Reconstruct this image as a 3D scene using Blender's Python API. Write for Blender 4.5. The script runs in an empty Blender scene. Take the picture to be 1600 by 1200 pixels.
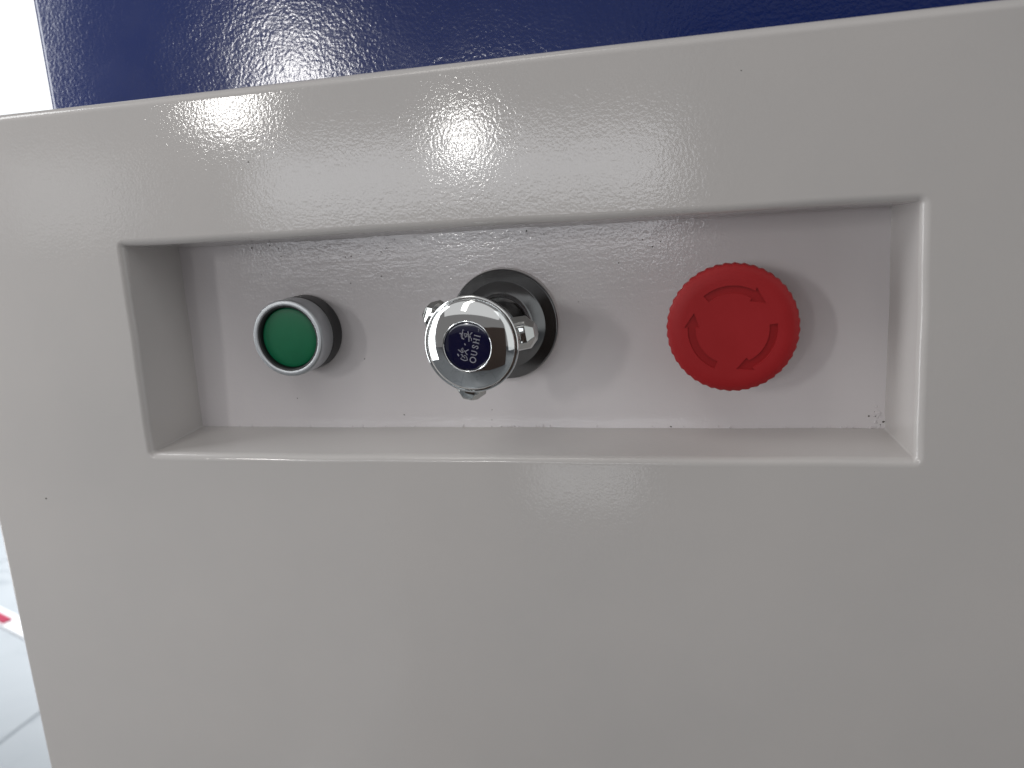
import bpy, bmesh, math, random
from mathutils import Vector, Matrix, Euler

C = bpy.context.scene.collection
sc = bpy.context.scene
MM = 0.001
ZO = 0.95                     # height of the recess centre above the floor (m)
PI = math.pi
R = math.radians

def V(x, y, z):               # millimetres about the recess centre -> metres
    return Vector((x * MM, y * MM, z * MM + ZO))

# ------------------------------------------------------------------ camera
cam_d = bpy.data.cameras.new('camera')
cam = bpy.data.objects.new('camera', cam_d)
C.objects.link(cam)
yaw, pit, rol = 0.257, -0.213, -0.067
fw = Vector((-math.sin(yaw) * math.cos(pit), math.cos(yaw) * math.cos(pit), math.sin(pit)))
r0 = Vector((math.cos(yaw), math.sin(yaw), 0)); u0 = r0.cross(fw)
rv = math.cos(rol) * r0 + math.sin(rol) * u0
uv = -math.sin(rol) * r0 + math.cos(rol) * u0
m = Matrix((rv, uv, -fw)).transposed().to_4x4()
m.translation = V(75.09, -248.15, 42.65)
cam.matrix_world = m
cam_d.sensor_width = 36
cam_d.lens = 36 * 1266.3 / 1600
cam_d.clip_start = 0.01
cam_d.clip_end = 60
cam_d.dof.use_dof = True
cam_d.dof.focus_distance = 0.268
cam_d.dof.aperture_fstop = 14
sc.camera = cam

# ------------------------------------------------------------------ world and exposure
w = bpy.data.worlds.new('World'); sc.world = w; w.use_nodes = True
bg = w.node_tree.nodes['Background']
bg.inputs[0].default_value = (1.0, 0.965, 0.96, 1)
bg.inputs[1].default_value = 0.17
sc.view_settings.view_transform = 'Standard'
sc.view_settings.look = 'None'
sc.view_settings.exposure = 0.07
sc.view_settings.gamma = 1
sc.cycles.max_bounces = 8
sc.cycles.use_denoising = True

# ------------------------------------------------------------------ lamps: the windows and lights the paint and chrome mirror, plus an added overhead fill
def lamp(name, P, az, el, wd, hd, dist, L, col=(1, 1, 1)):
    """rectangle lamp seen from P (mm) in direction azimuth/elevation (degrees, from the panel's normal)"""
    a, e = R(az), R(el)
    d = Vector((math.sin(a) * math.cos(e), -math.cos(a) * math.cos(e), math.sin(e)))
    ld = bpy.data.lights.new(name, 'AREA'); ld.shape = 'RECTANGLE'
    ld.size = 2 * dist * math.tan(R(wd / 2)); ld.size_y = 2 * dist * math.tan(R(hd / 2))
    ld.energy = L * PI * ld.size * ld.size_y
    ld.color = col
    o = bpy.data.objects.new(name, ld); C.objects.link(o)
    o.location = V(*P) + d * dist
    o.rotation_euler = d.to_track_quat('Z', 'Y').to_euler()
    return o
lamp('bright_window', (-80, 0, 78), -32.3, 10.2, 3.2, 7.2, 3.0, 32, (1, .98, .95))
lamp('bright_window_middle', (0, 0, 66), -16.9, 5.2, 2.2, 3.6, 2.9, 33, (1, .99, .96))
lamp('pale_window', (10, 0, 55), -17.0, 2.7, 30.5, 5.6, 3.2, 3.1, (.93, .95, 1))
lamp('pale_window_left', (-150, 0, 60), -42, 2.6, 7.5, 5.5, 3.2, 1.0, (.95, .97, 1))
lamp('low_window', (18, 0, -52), -8.5, -18.5, 10, 4.5, .72, 1.3, (.95, .97, 1))
lamp('side_window', (-90, 0, 0), -76, 12, 20, 74, .62, 4.9, (.97, .99, 1))
lamp('ceiling_fill', (0, 0, 0), -12, 54, 84, 34, 2.2, .40, (1, 1, 1))  # overhead fill, added to whiten the chrome under the dim world
lamp('ceiling_light', (0, 0, 0), -28, 58, 8, 34, 2.1, 2.2, (1, .97, .92))
lamp('right_window', (0, 0, 0), 62, 16, 38, 68, 1.9, .5, (.97, 1, 1))
# daylight behind the machine, on the white wall and the tiles
ld = bpy.data.lights.new('rear_daylight', 'AREA'); ld.shape = 'RECTANGLE'
ld.size = 2.4; ld.size_y = 1.6; ld.energy = 265; ld.color = (.95, .98, 1)
o = bpy.data.objects.new('rear_daylight', ld); C.objects.link(o)
o.location = (-1.9, 1.0, 2.2); o.rotation_euler = Euler((R(72), 0, 0))

# ------------------------------------------------------------------ helpers
def link(name, me, mat=None, parent=None, smooth=False, **props):
    o = bpy.data.objects.new(name, me); C.objects.link(o)
    if mat: me.materials.append(mat)
    if smooth:
        for p in me.polygons: p.use_smooth = True
    if parent:
        o.parent = parent
        o.matrix_parent_inverse = parent.matrix_basis.inverted()
    for k, v in props.items(): o[k] = v
    return o
def from_bm(name, bm, mat=None, parent=None, smooth=False, recalc=True, **props):
    if recalc: bmesh.ops.recalc_face_normals(bm, faces=bm.faces)
    me = bpy.data.meshes.new(name); bm.to_mesh(me); bm.free()
    return link(name, me, mat, parent, smooth, **props)
def thing(name, loc, label, category, **props):
    o = bpy.data.objects.new(name, None); C.objects.link(o)
    o.location = loc; o['label'] = label; o['category'] = category
    o.empty_display_size = .02
    for k, v in props.items(): o[k] = v
    return o
def sharp(o, deg=30):
    for p in o.data.polygons: p.use_smooth = True
    o.data.set_sharp_from_angle(angle=R(deg))
def lathe(bm, prof, cx, cz, n=96, close_front=False, close_back=False, wob=None):
    """prof: list of (radius, Y) mm; axis along Y through (cx, cz)"""
    rings = []
    for k, (r, y) in enumerate(prof):
        ring = []
        for i in range(n):
            a = 2 * PI * i / n
            rr = r if wob is None else r + wob(a, k)
            ring.append(bm.verts.new(V(cx + rr * math.cos(a), y, cz + rr * math.sin(a))))
        rings.append(ring)
    for A, B in zip(rings, rings[1:]):
        for i in range(n):
            bm.faces.new((A[i], A[(i + 1) % n], B[(i + 1) % n], B[i]))
    if close_front: bm.faces.new(rings[0])
    if close_back: bm.faces.new(rings[-1])
    return rings
def arc(cx, cy, r, a0, a1, n):   # profile arc in the (radius, Y) plane
    return [(cx + r * math.cos(R(a0 + (a1 - a0) * i / n)), cy + r * math.sin(R(a0 + (a1 - a0) * i / n))) for i in range(n + 1)]
def box(bm, x0, x1, y0, y1, z0, z1, bev=0, seg=3):   # metres
    r = bmesh.ops.create_cube(bm, size=1)
    vs = r['verts']
    for v in vs:
        v.co = Vector(((x0 + x1) / 2 + v.co.x * (x1 - x0), (y0 + y1) / 2 + v.co.y * (y1 - y0), (z0 + z1) / 2 + v.co.z * (z1 - z0)))
    if bev:
        es = list({e for v in vs for e in v.link_edges})
        bmesh.ops.bevel(bm, geom=es, offset=bev, segments=seg, affect='EDGES', profile=.5)

# ------------------------------------------------------------------ materials
def mat(name, col, rough=.4, metal=0, spec=.5, coat=0, coat_rough=.05):
    mt = bpy.data.materials.new(name); mt.use_nodes = True
    b = mt.node_tree.nodes['Principled BSDF']
    b.inputs['Base Color'].default_value = (*col, 1)
    b.inputs['Roughness'].default_value = rough
    b.inputs['Metallic'].default_value = metal
    b.inputs['Specular IOR Level'].default_value = spec
    b.inputs['Coat Weight'].default_value = coat
    b.inputs['Coat Roughness'].default_value = coat_rough
    return mt, mt.node_tree.nodes, mt.node_tree.links, b
def coords(N, L, scale=(1, 1, 1)):
    t = N.new('ShaderNodeTexCoord'); mp = N.new('ShaderNodeMapping')
    mp.inputs['Scale'].default_value = scale
    L.new(t.outputs['Object'], mp.inputs[0]); return mp.outputs[0]
def noise(N, L, vec, scale, detail=2, rough=.5, dist=0):
    n = N.new('ShaderNodeTexNoise'); n.inputs['Scale'].default_value = scale
    n.inputs['Detail'].default_value = detail; n.inputs['Roughness'].default_value = rough
    n.inputs['Distortion'].default_value = dist
    L.new(vec, n.inputs['Vector']); return n.outputs['Fac']
def math_n(N, L, op, a, b):
    n = N.new('ShaderNodeMath'); n.operation = op
    for i, q in enumerate((a, b)):
        if isinstance(q, (int, float)): n.inputs[i].default_value = q
        else: L.new(q, n.inputs[i])
    return n.outputs[0]
def ramp(N, L, fac, stops):
    r = N.new('ShaderNodeValToRGB'); e = r.color_ramp.elements
    e[0].position, e[0].color = stops[0][0], (*stops[0][1], 1)
    e[1].position, e[1].color = stops[-1][0], (*stops[-1][1], 1)
    for p, c in stops[1:-1]:
        x = e.new(p); x.color = (*c, 1)
    L.new(fac, r.inputs[0]); return r.outputs[0]
def bump(N, L, b, h, dist, strength=1):
    n = N.new('ShaderNodeBump'); n.inputs['Distance'].default_value = dist
    n.inputs['Strength'].default_value = strength
    L.new(h, n.inputs['Height']); L.new(n.outputs[0], b.inputs['Normal'])
    return n
def paint(name, c0, c1, peel, amp, rough, streaks=0, spec=.5, glow=0):
    """glossy powder coat: orange peel, a slow waviness, faint mottling of the colour"""
    mt, N, L, b = mat(name, c0, rough, spec=spec, coat=glow, coat_rough=.24)
    v = coords(N, L)
    fine = noise(N, L, v, peel, 2.2, .45, .12)
    mid = noise(N, L, v, peel * .37, 2, .5)
    slow = noise(N, L, v, 26, 2, .5)
    h = math_n(N, L, 'ADD', math_n(N, L, 'MULTIPLY', fine, 1), math_n(N, L, 'MULTIPLY', mid, .8))
    h = math_n(N, L, 'ADD', h, math_n(N, L, 'MULTIPLY', slow, 3.2))
    if streaks:
        v2 = coords(N, L, (.22, 1, 1))
        h = math_n(N, L, 'ADD', h, math_n(N, L, 'MULTIPLY', noise(N, L, v2, 420, 4, .6, .6), streaks))
    bump(N, L, b, h, amp)
    L.new(ramp(N, L, noise(N, L, v, 9, 4, .6), [(.3, c0), (.7, c1)]), b.inputs['Base Color'])
    rr = N.new('ShaderNodeMapRange'); rr.inputs[3].default_value = rough * .8; rr.inputs[4].default_value = rough * 1.35
    L.new(noise(N, L, v, 60, 4, .6), rr.inputs[0]); L.new(rr.outputs[0], b.inputs['Roughness'])
    return mt
M = {}
M['grey'] = paint('grey_powder_coat', (.605, .585, .573), (.648, .620, .602), 1100, .000029, .06)
M['tray'] = paint('pale_grey_paint', (.765, .735, .75), (.795, .765, .775), 1000, .000038, .06, streaks=1.1)
M['blue'] = paint('blue_powder_coat', (.004, .018, .120), (.006, .023, .138), 720, .000078, .13, spec=.9, glow=.15)
mt, N, L, b = mat('chrome', (.86, .88, .88), .035, 1)
L.new(ramp(N, L, noise(N, L, coords(N, L), 300, 3), [(.35, (.025,) * 3), (.7, (.07,) * 3)]), b.inputs['Roughness'])
M['chrome'] = mt
M['lobe_chrome'] = mat('dimmed_chrome', (.56, .58, .57), .07, 1)[0]  # chrome colour lowered to stand in for darker reflections on the lobes
mt, N, L, b = mat('darkened_chrome', (.18, .185, .19), .13, 1)  # chrome coloured dark in place of the dark surroundings it mirrors
L.new(ramp(N, L, noise(N, L, coords(N, L), 200, 3), [(.35, (.17,) * 3), (.7, (.24,) * 3)]), b.inputs['Roughness'])
M['darkened_chrome'] = mt
mt, N, L, b = mat('satin_aluminium', (.50, .52, .54), .42, 1)
bump(N, L, b, noise(N, L, coords(N, L, (1, 6, 1)), 1500, 2), .00001)
M['alu'] = mt
mt, N, L, b = mat('black_plastic', (.018, .018, .02), .42)
bump(N, L, b, noise(N, L, coords(N, L), 1800, 2), .00002)
M['black'] = mt
mt, N, L, b = mat('green_lens', (.002, .125, .06), .4, spec=.3)
b.inputs['Subsurface Weight'].default_value = .15; b.inputs['Subsurface Scale'].default_value = .002
b.inputs['Subsurface Radius'].default_value = (.2, 1, .4)
L.new(ramp(N, L, noise(N, L, coords(N, L), 90, 2), [(.3, (.001, .132, .055)), (.7, (.003, .155, .066))]), b.inputs['Base Color'])
M['green'] = mt
mt, N, L, b = mat('red_plastic', (.40, .017, .02), .5, spec=.3)
L.new(ramp(N, L, noise(N, L, coords(N, L), 70, 3), [(.3, (.385, .015, .018)), (.7, (.415, .018, .022))]), b.inputs['Base Color'])
bump(N, L, b, noise(N, L, coords(N, L), 1600, 3), .00002)
M['red'] = mt
M['red_groove_shade'] = mat('red_groove_shade', (.35, .013, .016), .4, spec=.3)[0]  # red plastic coloured darker for the shade in the sunk arrows
M['navy'] = mat('navy_enamel', (.005, .006, .036), .08, coat=1, coat_rough=.03)[0]
M['print'] = mat('silver_print', (.36, .36, .40), .4)[0]
M['seal'] = mat('pale_sealant', (.62, .60, .60), .35)[0]
M['grime'] = mat('grime', (.12, .11, .10), .7)[0]
mt, N, L, b = mat('glazed_tile', (.70, .74, .78), .22)
L.new(ramp(N, L, noise(N, L, coords(N, L), 3.2, 5, .6, 1.2), [(.30, (.33, .35, .37)), (.52, (.315, .335, .355)), (.60, (.25, .27, .29)), (.68, (.32, .34, .36))]), b.inputs['Base Color'])
M['tile'] = mt
M['grout'] = mat('grout', (.20, .22, .24), .8)[0]
mt, N, L, b = mat('white_wall_paint', (.92, .92, .92), .7)
bump(N, L, b, noise(N, L, coords(N, L), 40, 3), .002)
M['wall'] = mt
M['dark'] = mat('brown_blocker', (.085, .058, .046), .9)[0]  # colour of the added light-blocking boards
M['rose'] = mat('rose_red_card', (.25, .02, .05), .5)[0]
M['white'] = mat('white_card', (.55, .55, .56), .5)[0]

# ------------------------------------------------------------------ setting
def box_obj(name, dims, m, parent=None, bev=0, **props):
    bm = bmesh.new(); box(bm, *dims, bev=bev)
    o = from_bm(name, bm, m, parent, **props)
    return o
floor = box_obj('floor', (-5.2, 3.2, -4.2, 4.6, -.06, -.003), M['grout'], kind='structure')
TS, J = .8, .007
bm = bmesh.new(); box(bm, J / 2, TS - J / 2, J / 2, TS - J / 2, -.009, 0, bev=.0015, seg=1)
tile_me = bpy.data.meshes.new('tile'); bmesh.ops.recalc_face_normals(bm, faces=bm.faces); bm.to_mesh(tile_me); bm.free()
tile_me.materials.append(M['tile'])
for i in range(-4, 4):
    for j in range(-4, 5):
        o = bpy.data.objects.new('tile', tile_me); C.objects.link(o)
        o.location = (-1.352 + i * TS, .82 + j * TS, 0); o.parent = floor
box_obj('rear_wall', (-5.2, 3.2, 4.45, 4.6, -.002, 3.2), M['wall'], kind='structure')
pt = thing('dark_blocker', (.2, -.92, 0), 'dark brown partition added out of view to cut light and darken reflections, a tall and a low board', 'blocker')  # unseen, added behind the camera to block light and give dark reflections
box_obj('low_blocker', (-.45, .04, -.94, -.90, .001, .895), M['dark'], pt)
box_obj('tall_blocker', (.043, .80, -.942, -.902, .001, 1.27), M['dark'], pt)
# small thing on the tiles, blurred, beyond the panel's left edge
t = thing('leaflet_tray', (-1.78, 1.36, 0), 'blurred white tray with a rose red card lying on the pale floor tiles', 'tray')
bm = bmesh.new(); box(bm, -.26, .22, -.045, .005, 0, .010, bev=.003, seg=2)
bmesh.ops.transform(bm, matrix=Matrix.Translation((-1.78, 1.36, .001)) @ Matrix.Rotation(R(-21), 4, 'Z'), verts=bm.verts)
from_bm('tray_base', bm, M['white'], t)
bm = bmesh.new(); box(bm, -.22, .035, -.042, -.016, .010, .016, bev=.002, seg=2)
bmesh.ops.transform(bm, matrix=Matrix.Translation((-1.78, 1.36, .001)) @ Matrix.Rotation(R(-21), 4, 'Z'), verts=bm.verts)
from_bm('card', bm, M['rose'], t)

# ------------------------------------------------------------------ grey control panel with its recess
panel = thing('control_panel', (0, .03, 0), 'glossy pale grey powder-coated panel with a long rectangular recess', 'control panel')
H_FRONT = [(-130.8, -38.2), (130.7, -37.3), (129.7, 37.4), (-129.0, 38.6)]      # lip, Y = 0
H_BACK = [(-126.9, -34.9), (126.9, -35.2), (127.3, 35.6), (-127.2, 36.1)]       # tray corners, Y = 28
D = 28.0
def rloop(quad, rad, n=7, grow=0.0):
    """rounded quad (counter-clockwise), grown outwards by grow"""
    q = [Vector(c) for c in quad]; out = []
    k = len(q)
    for i in range(k):
        a, c, e = q[i - 1], q[i], q[(i + 1) % k]
        d1, d2 = (a - c).normalized(), (e - c).normalized()
        # move the corner outwards
        nrm1 = Vector((-(c - a).y, (c - a).x)).normalized() * -1
        nrm2 = Vector((-(e - c).y, (e - c).x)).normalized() * -1
        cc = c + (nrm1 + nrm2) / (1 + nrm1.dot(nrm2)) * grow
        rr = max(rad + grow, .02)
        half = math.acos(max(-1, min(1, d1.dot(d2)))) / 2
        tdist = rr / math.tan(half)
        cen = cc + (d1 + d2).normalized() * (rr / math.sin(half))
        p1 = cc + d1 * tdist; p2 = cc + d2 * tdist
        a1 = math.atan2((p1 - cen).y, (p1 - cen).x); a2 = math.atan2((p2 - cen).y, (p2 - cen).x)
        while a2 < a1: a2 += 2 * PI
        for s in range(n + 1):
            an = a1 + (a2 - a1) * s / n
            out.append(cen + rr * Vector((math.cos(an), math.sin(an))))
    full = []                      # points along the straight sides, so that the formed edge can waver
    for i, a in enumerate(out):
        b = out[(i + 1) % len(out)]; full.append(a)
        if (b - a).length > 20:
            ns = 14 if (b - a).length < 120 else 44
            full += [a.lerp(b, j / ns) for j in range(1, ns)]
    return [q_ + Vector((.13 * math.sin(q_.y * .11 + 1) + .07 * math.sin(q_.y * .27), .14 * math.sin(q_.x * .052 + 2) + .07 * math.sin(q_.x * .13 + .5))) for q_ in full]
def lerp_quad(t): return [tuple(Vector(a).lerp(Vector(b), t)) for a, b in zip(H_FRONT, H_BACK)]
def add_loop(bm, pts, y): return [bm.verts.new(V(p.x, y, p.y)) for p in pts]
def bridge(bm, A, B):
    n = len(A)
    for i in range(n): bm.faces.new((A[i], A[(i + 1) % n], B[(i + 1) % n], B[i]))
RF = 2.6
# recess walls, formed with a rolled lip
bm = bmesh.new(); loops = []
for s in range(0, 11):
    th = R(9 * s)
    loops.append(add_loop(bm, rloop(H_FRONT, 1.0, grow=RF * (1 - math.sin(th)) - .4), RF * (1 - math.cos(th))))
for y in (6, 12, 18, 24, 28):
    t_ = min(1, (y - RF) / (D - RF))
    loops.append(add_loop(bm, rloop(lerp_quad(t_), 1.0 - .3 * t_, grow=-.4 * (1 - t_)), y))
loops.append(add_loop(bm, rloop(H_BACK, .7, grow=-.1), 29.6))
loops.append(add_loop(bm, rloop(H_BACK, .5, grow=-.5), 30.2))
for A, B in zip(loops, loops[1:]): bridge(bm, A, B)
rec = from_bm('recess_walls', bm, M['grey'], panel, smooth=True, recalc=False)
# tray floor: a welded-in plate, very slightly wavy and leaning like the real one
bm = bmesh.new()
nx, nz = 90, 28
def tray_y(x, z):
    e = max(0, 1 - min(abs(abs(x) - 128), abs(abs(z) - 36)) / 4)
    return 28.25 + .028 * z + .10 * math.sin(x * .021 + 1) + .06 * math.sin(x * .07 + z * .05) + .25 * e * 0
grid = [[bm.verts.new(V(-129 + 258 * i / nx, tray_y(-129 + 258 * i / nx, -37 + 75 * j / nz), -37 + 75 * j / nz)) for i in range(nx + 1)] for j in range(nz + 1)]
for j in range(nz):
    for i in range(nx):
        bm.faces.new((grid[j][i], grid[j][i + 1], grid[j + 1][i + 1], grid[j + 1][i]))
tray = from_bm('recess_floor', bm, M['tray'], panel, smooth=True, recalc=False)
# front sheet with the opening; top and side edges rolled back
X0, X1, ZT, ZB = -209.2, 209.2, 87.0, -900.0
bm = bmesh.new()
lip = add_loop(bm, rloop(H_FRONT, 1.0, grow=RF - .4), 0)
lip2 = add_loop(bm, rloop(H_FRONT, 1.0, grow=RF + .2), 0)
bridge(bm, lip2, lip)
RT, RS = 3.0, 1.6
# outer frame: rectangle of the flat part
ox0, ox1, oz1, oz0 = X0 + RS, X1 - RS, ZT - RT, ZB
O = [bm.verts.new(V(x, 0, z)) for x, z in ((ox0, oz0), (ox1, oz0), (ox1, oz1), (ox0, oz1))]
oe = [bm.edges.new((O[i], O[(i + 1) % 4])) for i in range(4)]
ie = [bm.edges.get((lip2[i], lip2[(i + 1) % len(lip2)])) for i in range(len(lip2))]
bmesh.ops.triangle_fill(bm, use_beauty=True, edges=oe + ie, normal=(0, -1, 0))
# rolled top and side strips
def roll(p, q, out, rad, depth):
    """strip from edge p-q, bending away over a quarter circle then running back"""
    A = [p, q]
    rows = [(rad * math.sin(R(a)), rad * (1 - math.cos(R(a)))) for a in (2, 9, 18, 27, 36, 45, 54, 63, 72, 81, 90)] + [(rad, depth)]
    for off, yy in rows:
        B = [bm.verts.new(v0.co + out * off * MM + Vector((0, yy * MM, 0))) for v0 in (p, q)]
        bm.faces.new((A[0], A[1], B[1], B[0])); A = B
    return A
roll(O[3], O[2], Vector((0, 0, 1)), RT, 64)
roll(O[0], O[3], Vector((-1, 0, 0)), RS, 64)
roll(O[2], O[1], Vector((1, 0, 0)), RS, 64)
bmesh.ops.remove_doubles(bm, verts=bm.verts, dist=1e-7)
bmesh.ops.recalc_face_normals(bm, faces=bm.faces)
f0 = max(bm.faces, key=lambda f: f.calc_area())
if f0.normal.y > 0: bmesh.ops.reverse_faces(bm, faces=bm.faces)
fr = from_bm('front_sheet', bm, M['grey'], panel, smooth=True, recalc=False)
fr.data.set_sharp_from_angle(angle=R(40))
# corner caps where the rolled top meets the rolled sides
for sx in (-1, 1):
    bm = bmesh.new()
    bmesh.ops.create_uvsphere(bm, u_segments=24, v_segments=16, radius=1)
    for v in bm.verts:
        v.co = V(sx * (209.2 - RS) + v.co.x * RS, RS + v.co.y * RS + .4, ZT - RT + v.co.z * RT)
    from_bm('corner_weld', bm, M['grey'], panel, smooth=True)
# burrs, overspray lumps and specks of dirt
random.seed(4)
def speck(bm, x, y, z, r, fl=.35):
    ret = bmesh.ops.create_icosphere(bm, subdivisions=1, radius=1)
    a = random.uniform(0, PI)
    sx, sz = r * random.uniform(.6, 1.5), r * random.uniform(.5, 1)
    for v in ret['verts']:
        k = random.uniform(.7, 1.2)
        px, pz = v.co.x * sx * k, v.co.z * sz * k
        v.co = V(x + px * math.cos(a) - pz * math.sin(a), y + v.co.y * r * fl, z + px * math.sin(a) + pz * math.cos(a))
CAM = Vector((75.09, -248.15, 42.65))
def at(px, py, Y):            # photograph pixel -> point (mm) on the plane at depth Y
    d = fw + rv * ((px - 800) / 1266.3) - uv * ((py - 600) / 1266.3)
    return CAM + d * ((Y - CAM.y) / d.y)
bm = bmesh.new()
for px, py, r in ((388, 253, .42), (72, 779, .4), (1158, 110, .25)):
    q = at(px, py, 0); speck(bm, q.x, -.02, q.z, r)
for px, py, r in ((418, 384, .5), (432, 389, .35), (390, 388, .4), (436, 401, .4), (495, 402, .35), (525, 386, .25), (537, 402, .25),
                  (546, 401, .25), (601, 388, .4), (593, 394, .35), (594, 432, .35), (406, 430, .35), (546, 443, .3), (821, 361, .45), (848, 366, .25),
                  (843, 374, .2), (911, 351, .25), (1003, 375, .25), (1032, 378, .35), (1019, 386, .3), (966, 411, .35), (839, 397, .2), (865, 401, .2),
                  (569, 561, .35), (605, 690, .0), (632, 648, .3), (769, 640, .2), (769, 656, .25), (465, 622, .3), (903, 472, .2), (862, 425, .2),
                  (614, 374, .3), (526, 437, .2), (561, 395, .2), (700, 470, .0)):
    if r:
        q = at(px, py, 27.6); speck(bm, q.x, tray_y(q.x, q.z) - .03, q.z, r * .9)
for i in range(6):            # dirt in the lower right corner and along the bottom seam
    q = at(random.gauss(1372, 6), random.gauss(655, 7), 27.4); speck(bm, min(q.x, 126.4), tray_y(q.x, q.z) - .05, max(q.z, -34.6), random.uniform(.15, .4))
for px in (770, 782, 795, 800, 806, 815, 845, 648, 1050, 1120):
    q = at(px + random.uniform(-2, 2), 668, 27.4); speck(bm, q.x, tray_y(q.x, -34.8) - .1, -34.75, random.uniform(.1, .28))
q = at(605, 692, 14); speck(bm, q.x, 14, -36.6, .4, 1)
from_bm('dirt_specks', bm, M['grime'], panel, kind='stuff')
bm = bmesh.new()               # lumps of paint in the seam
for i in range(60):
    x = random.choice((random.uniform(-126, 126), random.gauss(0, 8), random.gauss(120, 5)))
    if abs(x) < 126.5: speck(bm, x, tray_y(x, -34.8), -34.85 + random.uniform(-.1, .25), random.uniform(.25, .6), .6)
for i in range(26):
    q = at(random.gauss(1374, 5), random.gauss(652, 9), 27.5)
    if q.x < 126.3: speck(bm, q.x, tray_y(q.x, q.z), max(q.z, -34.5), random.uniform(.25, .6))
from_bm('paint_lumps', bm, M['tray'], panel, smooth=True, kind='stuff')

# ------------------------------------------------------------------ blue housing behind and above
bh = thing('machine_housing', (0, .28, 0), 'tall deep blue powder-coated machine housing rising behind the grey panel', 'machine housing')
bm = bmesh.new(); box(bm, -.2085, .2085, .0655, .48, .001, 1.75, bev=.004, seg=5)
o = from_bm('housing_shell', bm, M['blue'], bh); sharp(o, 40)

# ------------------------------------------------------------------ green push button
GX, GZ = -75.9, 2.1
g = thing('push_button', V(GX, 28, GZ), 'round green push button in a satin silver bezel at the left of the recess', 'push button')
bm = bmesh.new()
lathe(bm, [(13.0, 28.4), (13.9, 28.3), (14.1, 27.6), (14.0, 21.4), (13.6, 21.0), (12.5, 21.0)], GX, GZ)
sharp(from_bm('collar', bm, M['black'], g), 40)
bm = bmesh.new()
lathe(bm, [(12.4, 20.95), (13.75, 20.9), (13.95, 20.6)] + [(13.95, 14.4)] + arc(13.15, 13.2, .8, 0, -90, 6)[1:] + [(12.7, 12.36), (12.2, 12.36), (11.95, 12.5), (11.85, 13), (11.85, 19)], GX, GZ, n=128)
sharp(from_bm('bezel', bm, M['alu'], g), 50)
bm = bmesh.new()
lathe(bm, [(11.9, 12.62), (11.6, 12.6), (11.3, 12.8), (11.1, 13.4), (11.0, 18), (10.0, 18.2)], GX, GZ)
sharp(from_bm('inner_ring', bm, M['black'], g), 50)
bm = bmesh.new()
prof = [(11.0, 18)] + [(11.0, 15.0)] + arc(10.3, 14.9, .7, 0, -80, 5) + [(9.2, 14.05), (7, 13.9), (4, 13.8), (1.5, 13.75)]
lathe(bm, prof, GX, GZ, close_back=True)
o = from_bm('green_lens', bm, M['green'], g, smooth=True)

# ------------------------------------------------------------------ chrome valve handle
TX, TZ = 1.2, 2.7
t = thing('valve_handle', V(TX, 28, TZ), 'chrome three-lobed valve handle with a dark blue lettered cap', 'valve handle')
bm = bmesh.new()
lathe(bm, [(20.1, 30.2), (20.0, 28.4), (19.8, 27.9), (19.2, 27.7)], TX, TZ, n=128)
from_bm('sealing_ring', bm, M['seal'], t, smooth=True)
bm = bmesh.new()
lathe(bm, [(19.3, 29.0), (19.55, 27.2), (19.45, 26.7), (19.0, 26.45), (15.5, 25.6), (15.1, 25.4), (14.7, 24.9), (11.5, 23.9), (10.6, 23.2), (10.2, 22)], TX, TZ, n=160)
sharp(from_bm('escutcheon', bm, M['darkened_chrome'], t), 60)
bm = bmesh.new()
lathe(bm, [(8.4, 26), (8.4, 6), (9.2, 3.5), (9.4, 1.5), (8.6, .6)], TX, TZ)
sharp(from_bm('stem_sleeve', bm, M['darkened_chrome'], t), 40)
bm = bmesh.new()
lathe(bm, [(7, 3.2), (10.0, 3.0), (11.6, 1.5), (12.9, -2), (13.4, -5), (13.6, -10.4), (13.2, -12.8)], TX, TZ, n=128)
sharp(from_bm('hub', bm, M['chrome'], t), 60)
# three faceted lobes, one mesh each
def lobe(ang, reach):
    bm = bmesh.new(); a = R(ang)
    e = Vector((math.cos(a), 0, math.sin(a))); s = Vector((-math.sin(a), 0, math.cos(a))); y = Vector((0, 1, 0))
    n = 6; rings = []
    for rad, hw, hd in ((9, 5.3, 5.0), (reach - 2.5, 5.0, 4.8), (reach - .4, 3.0, 3.1), (reach, 2.6, 2.7)):
        ring = []
        for i in range(n):
            b_ = 2 * PI * i / n
            pnt = e * rad + s * hw * math.cos(b_) * 1.04 + y * (hd * math.sin(b_) * 1.04 - 6.6)
            ring.append(bm.verts.new(V(TX + pnt.x, pnt.y, TZ + pnt.z)))
        rings.append(ring)
    for A, B in zip(rings, rings[1:]): bridge(bm, A, B)
    bm.faces.new(rings[0]); bm.faces.new(rings[-1])
    bmesh.ops.recalc_face_normals(bm, faces=bm.faces)
    bmesh.ops.bevel(bm, geom=list(bm.edges), offset=.16 * MM, segments=2, affect='EDGES', profile=.5, clamp_overlap=True)
    o = from_bm('lobe', bm, M['lobe_chrome'], t); sharp(o, 50)
lobe(147, 19.0); lobe(-102, 18.9); lobe(8, 19.4)
bm = bmesh.new()
prof = [(12.6, -12.2), (14.2, -12.2), (14.75, -12.4)] + arc(14.55, -13.0, .55, 60, -55, 6) + [(14.6, -13.62), (14.35, -13.66), (14.28, -13.4), (14.12, -13.4), (14.05, -14.0)] \
     + [(13.9, -14.25), (12.9, -14.9), (11.4, -15.75), (9.8, -16.5), (8.5, -17.0), (7.95, -17.2), (7.7, -17.28), (7.5, -17.22), (7.4, -17.0), (7.35, -16.3)]
lathe(bm, prof, TX, TZ, n=160)
sharp(from_bm('cap', bm, M['chrome'], t), 70)
bm = bmesh.new()
EY = -16.85
lathe(bm, [(7.34, -16.2), (7.3, -16.62), (7.1, EY + .05), (6.8, EY), (3, EY - .005)], TX, TZ, close_back=True)
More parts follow.
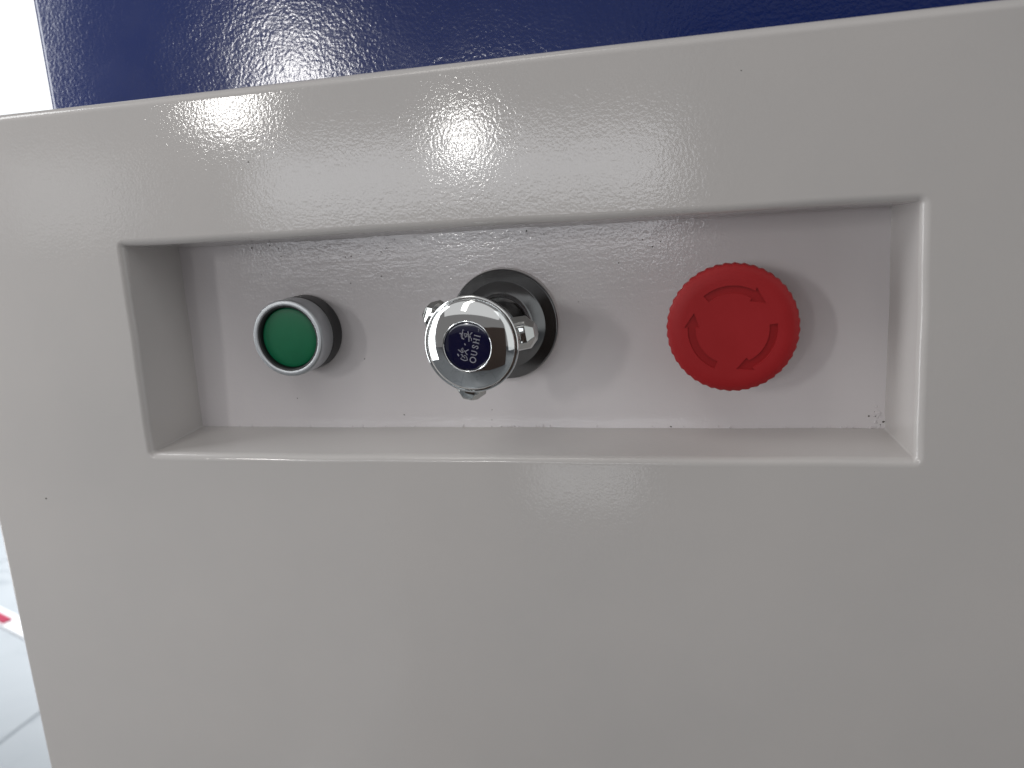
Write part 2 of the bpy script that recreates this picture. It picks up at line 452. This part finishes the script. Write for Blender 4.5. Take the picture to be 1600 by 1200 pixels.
emb = from_bm('emblem', bm, M['navy'], t); sharp(emb, 30)
# printed strokes on the emblem: coordinates traced in a 15x enlargement, centre (625, 605), radius 540
def epos(px, py): return (TX + (px - 625) / 540 * 7.25 , TZ - (py - 605) / 540 * 7.25)
def ribbon(bm, pts, wd):
    P = [Vector(epos(*q)) for q in pts]; wd = wd / 540 * 7.25 / 2
    L_, R_ = [], []
    for i, c in enumerate(P):
        d = (P[min(i + 1, len(P) - 1)] - P[max(i - 1, 0)]).normalized(); n_ = Vector((-d.y, d.x)) * wd
        L_.append(c + n_); R_.append(c - n_)
    y0, y1 = EY - .01, EY - .05
    for i in range(len(P) - 1):
        q = [L_[i], L_[i + 1], R_[i + 1], R_[i]]
        top = [bm.verts.new(V(a.x, y1, a.y)) for a in q]; bot = [bm.verts.new(V(a.x, y0, a.y)) for a in q]
        bm.faces.new(top); bm.faces.new(bot[::-1])
        for k in range(4): bm.faces.new((top[k], bot[k], bot[(k + 1) % 4], top[(k + 1) % 4]))
E1, E2 = (.257, -.966), (-.966, -.257)
def loc(e1, e2): return (625 + e1 * E1[0] + e2 * E2[0], 605 + e1 * E1[1] + e2 * E2[1])
def letter(bm, strokes, c, wdt, hgt, base=-245):
    for pts, th in strokes: ribbon(bm, [loc(c + x * wdt / 2, base + y * hgt) for x, y in pts], th)
bm = bmesh.new()
Oc = [(math.cos(a), .5 + .5 * math.sin(a)) for a in [2 * PI * i / 20 for i in range(21)]]
letter(bm, [(Oc, 20)], -272, 122, 134)
letter(bm, [([(-.75, .97), (-.75, .4), (-.6, .15), (-.2, .02), (.2, .02), (.55, .15), (.7, .4), (.7, .97)], 17), ([(-1.05, .97), (-.4, .97)], 9), ([(.4, .97), (1.0, .97)], 9)], -112, 112, 136)
letter(bm, [([(.75, .72), (.6, .9), (.1, 1), (-.45, .93), (-.6, .75), (-.3, .6), (.3, .45), (.7, .3), (.6, .1), (.1, 0), (-.5, .05), (-.75, .27)], 17)], 32, 88, 136)
letter(bm, [([(-.65, 0), (-.65, 1)], 19), ([(.65, 0), (.65, 1)], 19), ([(-.65, .52), (.65, .52)], 11)] + [([(s - .33, h), (s + .33, h)], 9) for s in (-.65, .65) for h in (0, 1)], 172, 120, 136)
letter(bm, [([(0, 0), (0, 1)], 19), ([(-.7, 0), (.7, 0)], 9), ([(-.7, 1), (.7, 1)], 9)], 292, 52, 136)
for pts, th in (([(905, 212), (925, 240)], 9), ([(925, 240), (900, 275)], 7)): ribbon(bm, pts, th)
for pts, th in (([(378, 765), (385, 790), (402, 820)], 24), ([(400, 668), (440, 705), (488, 750)], 15), ([(462, 705), (480, 660), (502, 632), (516, 655), (505, 700), (492, 748)], 13),
                ([(492, 748), (530, 715), (570, 715)], 10), ([(645, 675), (605, 695), (568, 712)], 20), ([(545, 690), (570, 745), (605, 795)], 13),
                ([(448, 790), (485, 785), (497, 815), (465, 850)], 13), ([(475, 795), (510, 835), (548, 872)], 13), ([(515, 820), (560, 800)], 11),
                ([(438, 872), (480, 905), (540, 925), (598, 915)], 16), ([(598, 915), (592, 870), (565, 812)], 12),
                ([(458, 298), (495, 305)], 22), ([(498, 300), (495, 360), (510, 420), (550, 432)], 12), ([(500, 350), (530, 270), (550, 212), (572, 235)], 12),
                ([(540, 270), (525, 350), (522, 405), (562, 432)], 12), ([(572, 300), (612, 305), (622, 345), (600, 378), (575, 360), (572, 300)], 11),
                ([(662, 258), (668, 340), (672, 420), (668, 492)], 18), ([(580, 395), (640, 365), (700, 340)], 12), ([(600, 310), (650, 325), (700, 385), (735, 430), (725, 478)], 14),
                ([(765, 290), (735, 300), (712, 335)], 18), ([(668, 420), (720, 360)], 10), ([(560, 535), (575, 570)], 22)):
    ribbon(bm, pts, th)
from_bm('lettering', bm, M['print'], emb)

# ------------------------------------------------------------------ red mushroom emergency stop
EX, EZ = 79.0, 1.9
e = thing('emergency_stop', V(EX, 28, EZ), 'large red mushroom stop button with three recessed arrows at the right', 'emergency stop')
bm = bmesh.new()
lathe(bm, [(13.0, 28.3), (14.2, 28.2), (14.4, 27.6), (14.2, 24.4), (13.6, 24.0), (10, 24.0)], EX, EZ)
sharp(from_bm('collar', bm, M['black'], e), 40)
bm = bmesh.new()
lathe(bm, [(10.0, 24.2), (10.0, 17.5), (11, 16)], EX, EZ)
sharp(from_bm('stem', bm, M['red'], e), 40)
NT = 44
def tooth(a, k):
    u = (a * NT / (2 * PI)) % 1
    s = (u / .7 if u < .7 else (1 - u) / .3)
    return -.42 * (1 - s) * wk[k]
prof = [(10.5, 17.4), (16.5, 17.2), (18.6, 16.4), (19.7, 15.0), (20.15, 13.0), (20.25, 11.2), (20.15, 9.9), (19.8, 9.1), (19.0, 8.45), (17.8, 8.05), (16.5, 7.85), (15.6, 7.78), (15.2, 7.77)]
wk = [0, .3, .8, 1, 1, 1, .9, .45, .08, 0, 0, 0, 0]
bm = bmesh.new()
rings = lathe(bm, prof, EX, EZ, n=NT * 8, wob=tooth)
bmesh.ops.remove_doubles(bm, verts=bm.verts, dist=1e-8)
# crown inside radius 14.6, with the arrows left open and sunk
TOPY = 7.77
outer = rings[-1]
def arrow(a0):
    ro, ri = 13.45, 11.0; pts = []
    sh = 70; n = 18
    for i in range(n + 1): pts.append((ro, a0 - sh * i / n))
    pts += [(ro + 1.1, a0 - sh + 1), (12.6, a0 - sh - 21), (ri - 1.1, a0 - sh - 1)]
    for i in range(n + 1): pts.append((ri, a0 - sh + sh * i / n))
    return [(EX + r * math.cos(R(a)), EZ + r * math.sin(R(a))) for r, a in pts]
edges = [bm.edges.get((outer[i], outer[(i + 1) % len(outer)])) for i in range(len(outer))]
arrows = [arrow(a) for a in (129, 6, -114)]
sunk = []
for A in arrows:
    vs = [bm.verts.new(V(x, TOPY, z)) for x, z in A]
    edges += [bm.edges.new((vs[i], vs[(i + 1) % len(vs)])) for i in range(len(vs))]
    lo = [bm.verts.new(V(x, TOPY + .5, z)) for x, z in A]
    sunk.append((vs, lo))
bmesh.ops.triangle_fill(bm, use_beauty=True, edges=edges, normal=(0, -1, 0))
# drop any triangle filled inside an arrow
def inside(px, pz, A):
    c = False
    for i in range(len(A)):
        (x1, z1), (x2, z2) = A[i], A[i - 1]
        if (z1 > pz) != (z2 > pz) and px < (x2 - x1) * (pz - z1) / (z2 - z1) + x1: c = not c
    return c
kill = []
for f in bm.faces:
    if len(f.verts) == 3:
        c = f.calc_center_median(); x, z = c.x / MM, (c.z - ZO) / MM
        if any(inside(x, z, A) for A in arrows): kill.append(f)
bmesh.ops.delete(bm, geom=kill, context='FACES_ONLY')
for vs, lo in sunk:
    bridge(bm, vs, lo)
head_faces = None
bmesh.ops.recalc_face_normals(bm, faces=bm.faces)
hd = from_bm('mushroom_head', bm, M['red'], e, recalc=False); sharp(hd, 28)
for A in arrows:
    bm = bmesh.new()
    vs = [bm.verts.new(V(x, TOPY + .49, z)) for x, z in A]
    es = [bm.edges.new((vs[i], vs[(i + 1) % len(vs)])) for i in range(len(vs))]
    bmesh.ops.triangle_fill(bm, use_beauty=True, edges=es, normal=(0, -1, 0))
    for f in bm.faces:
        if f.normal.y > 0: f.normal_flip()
    from_bm('arrow', bm, M['red_groove_shade'], hd, recalc=False)
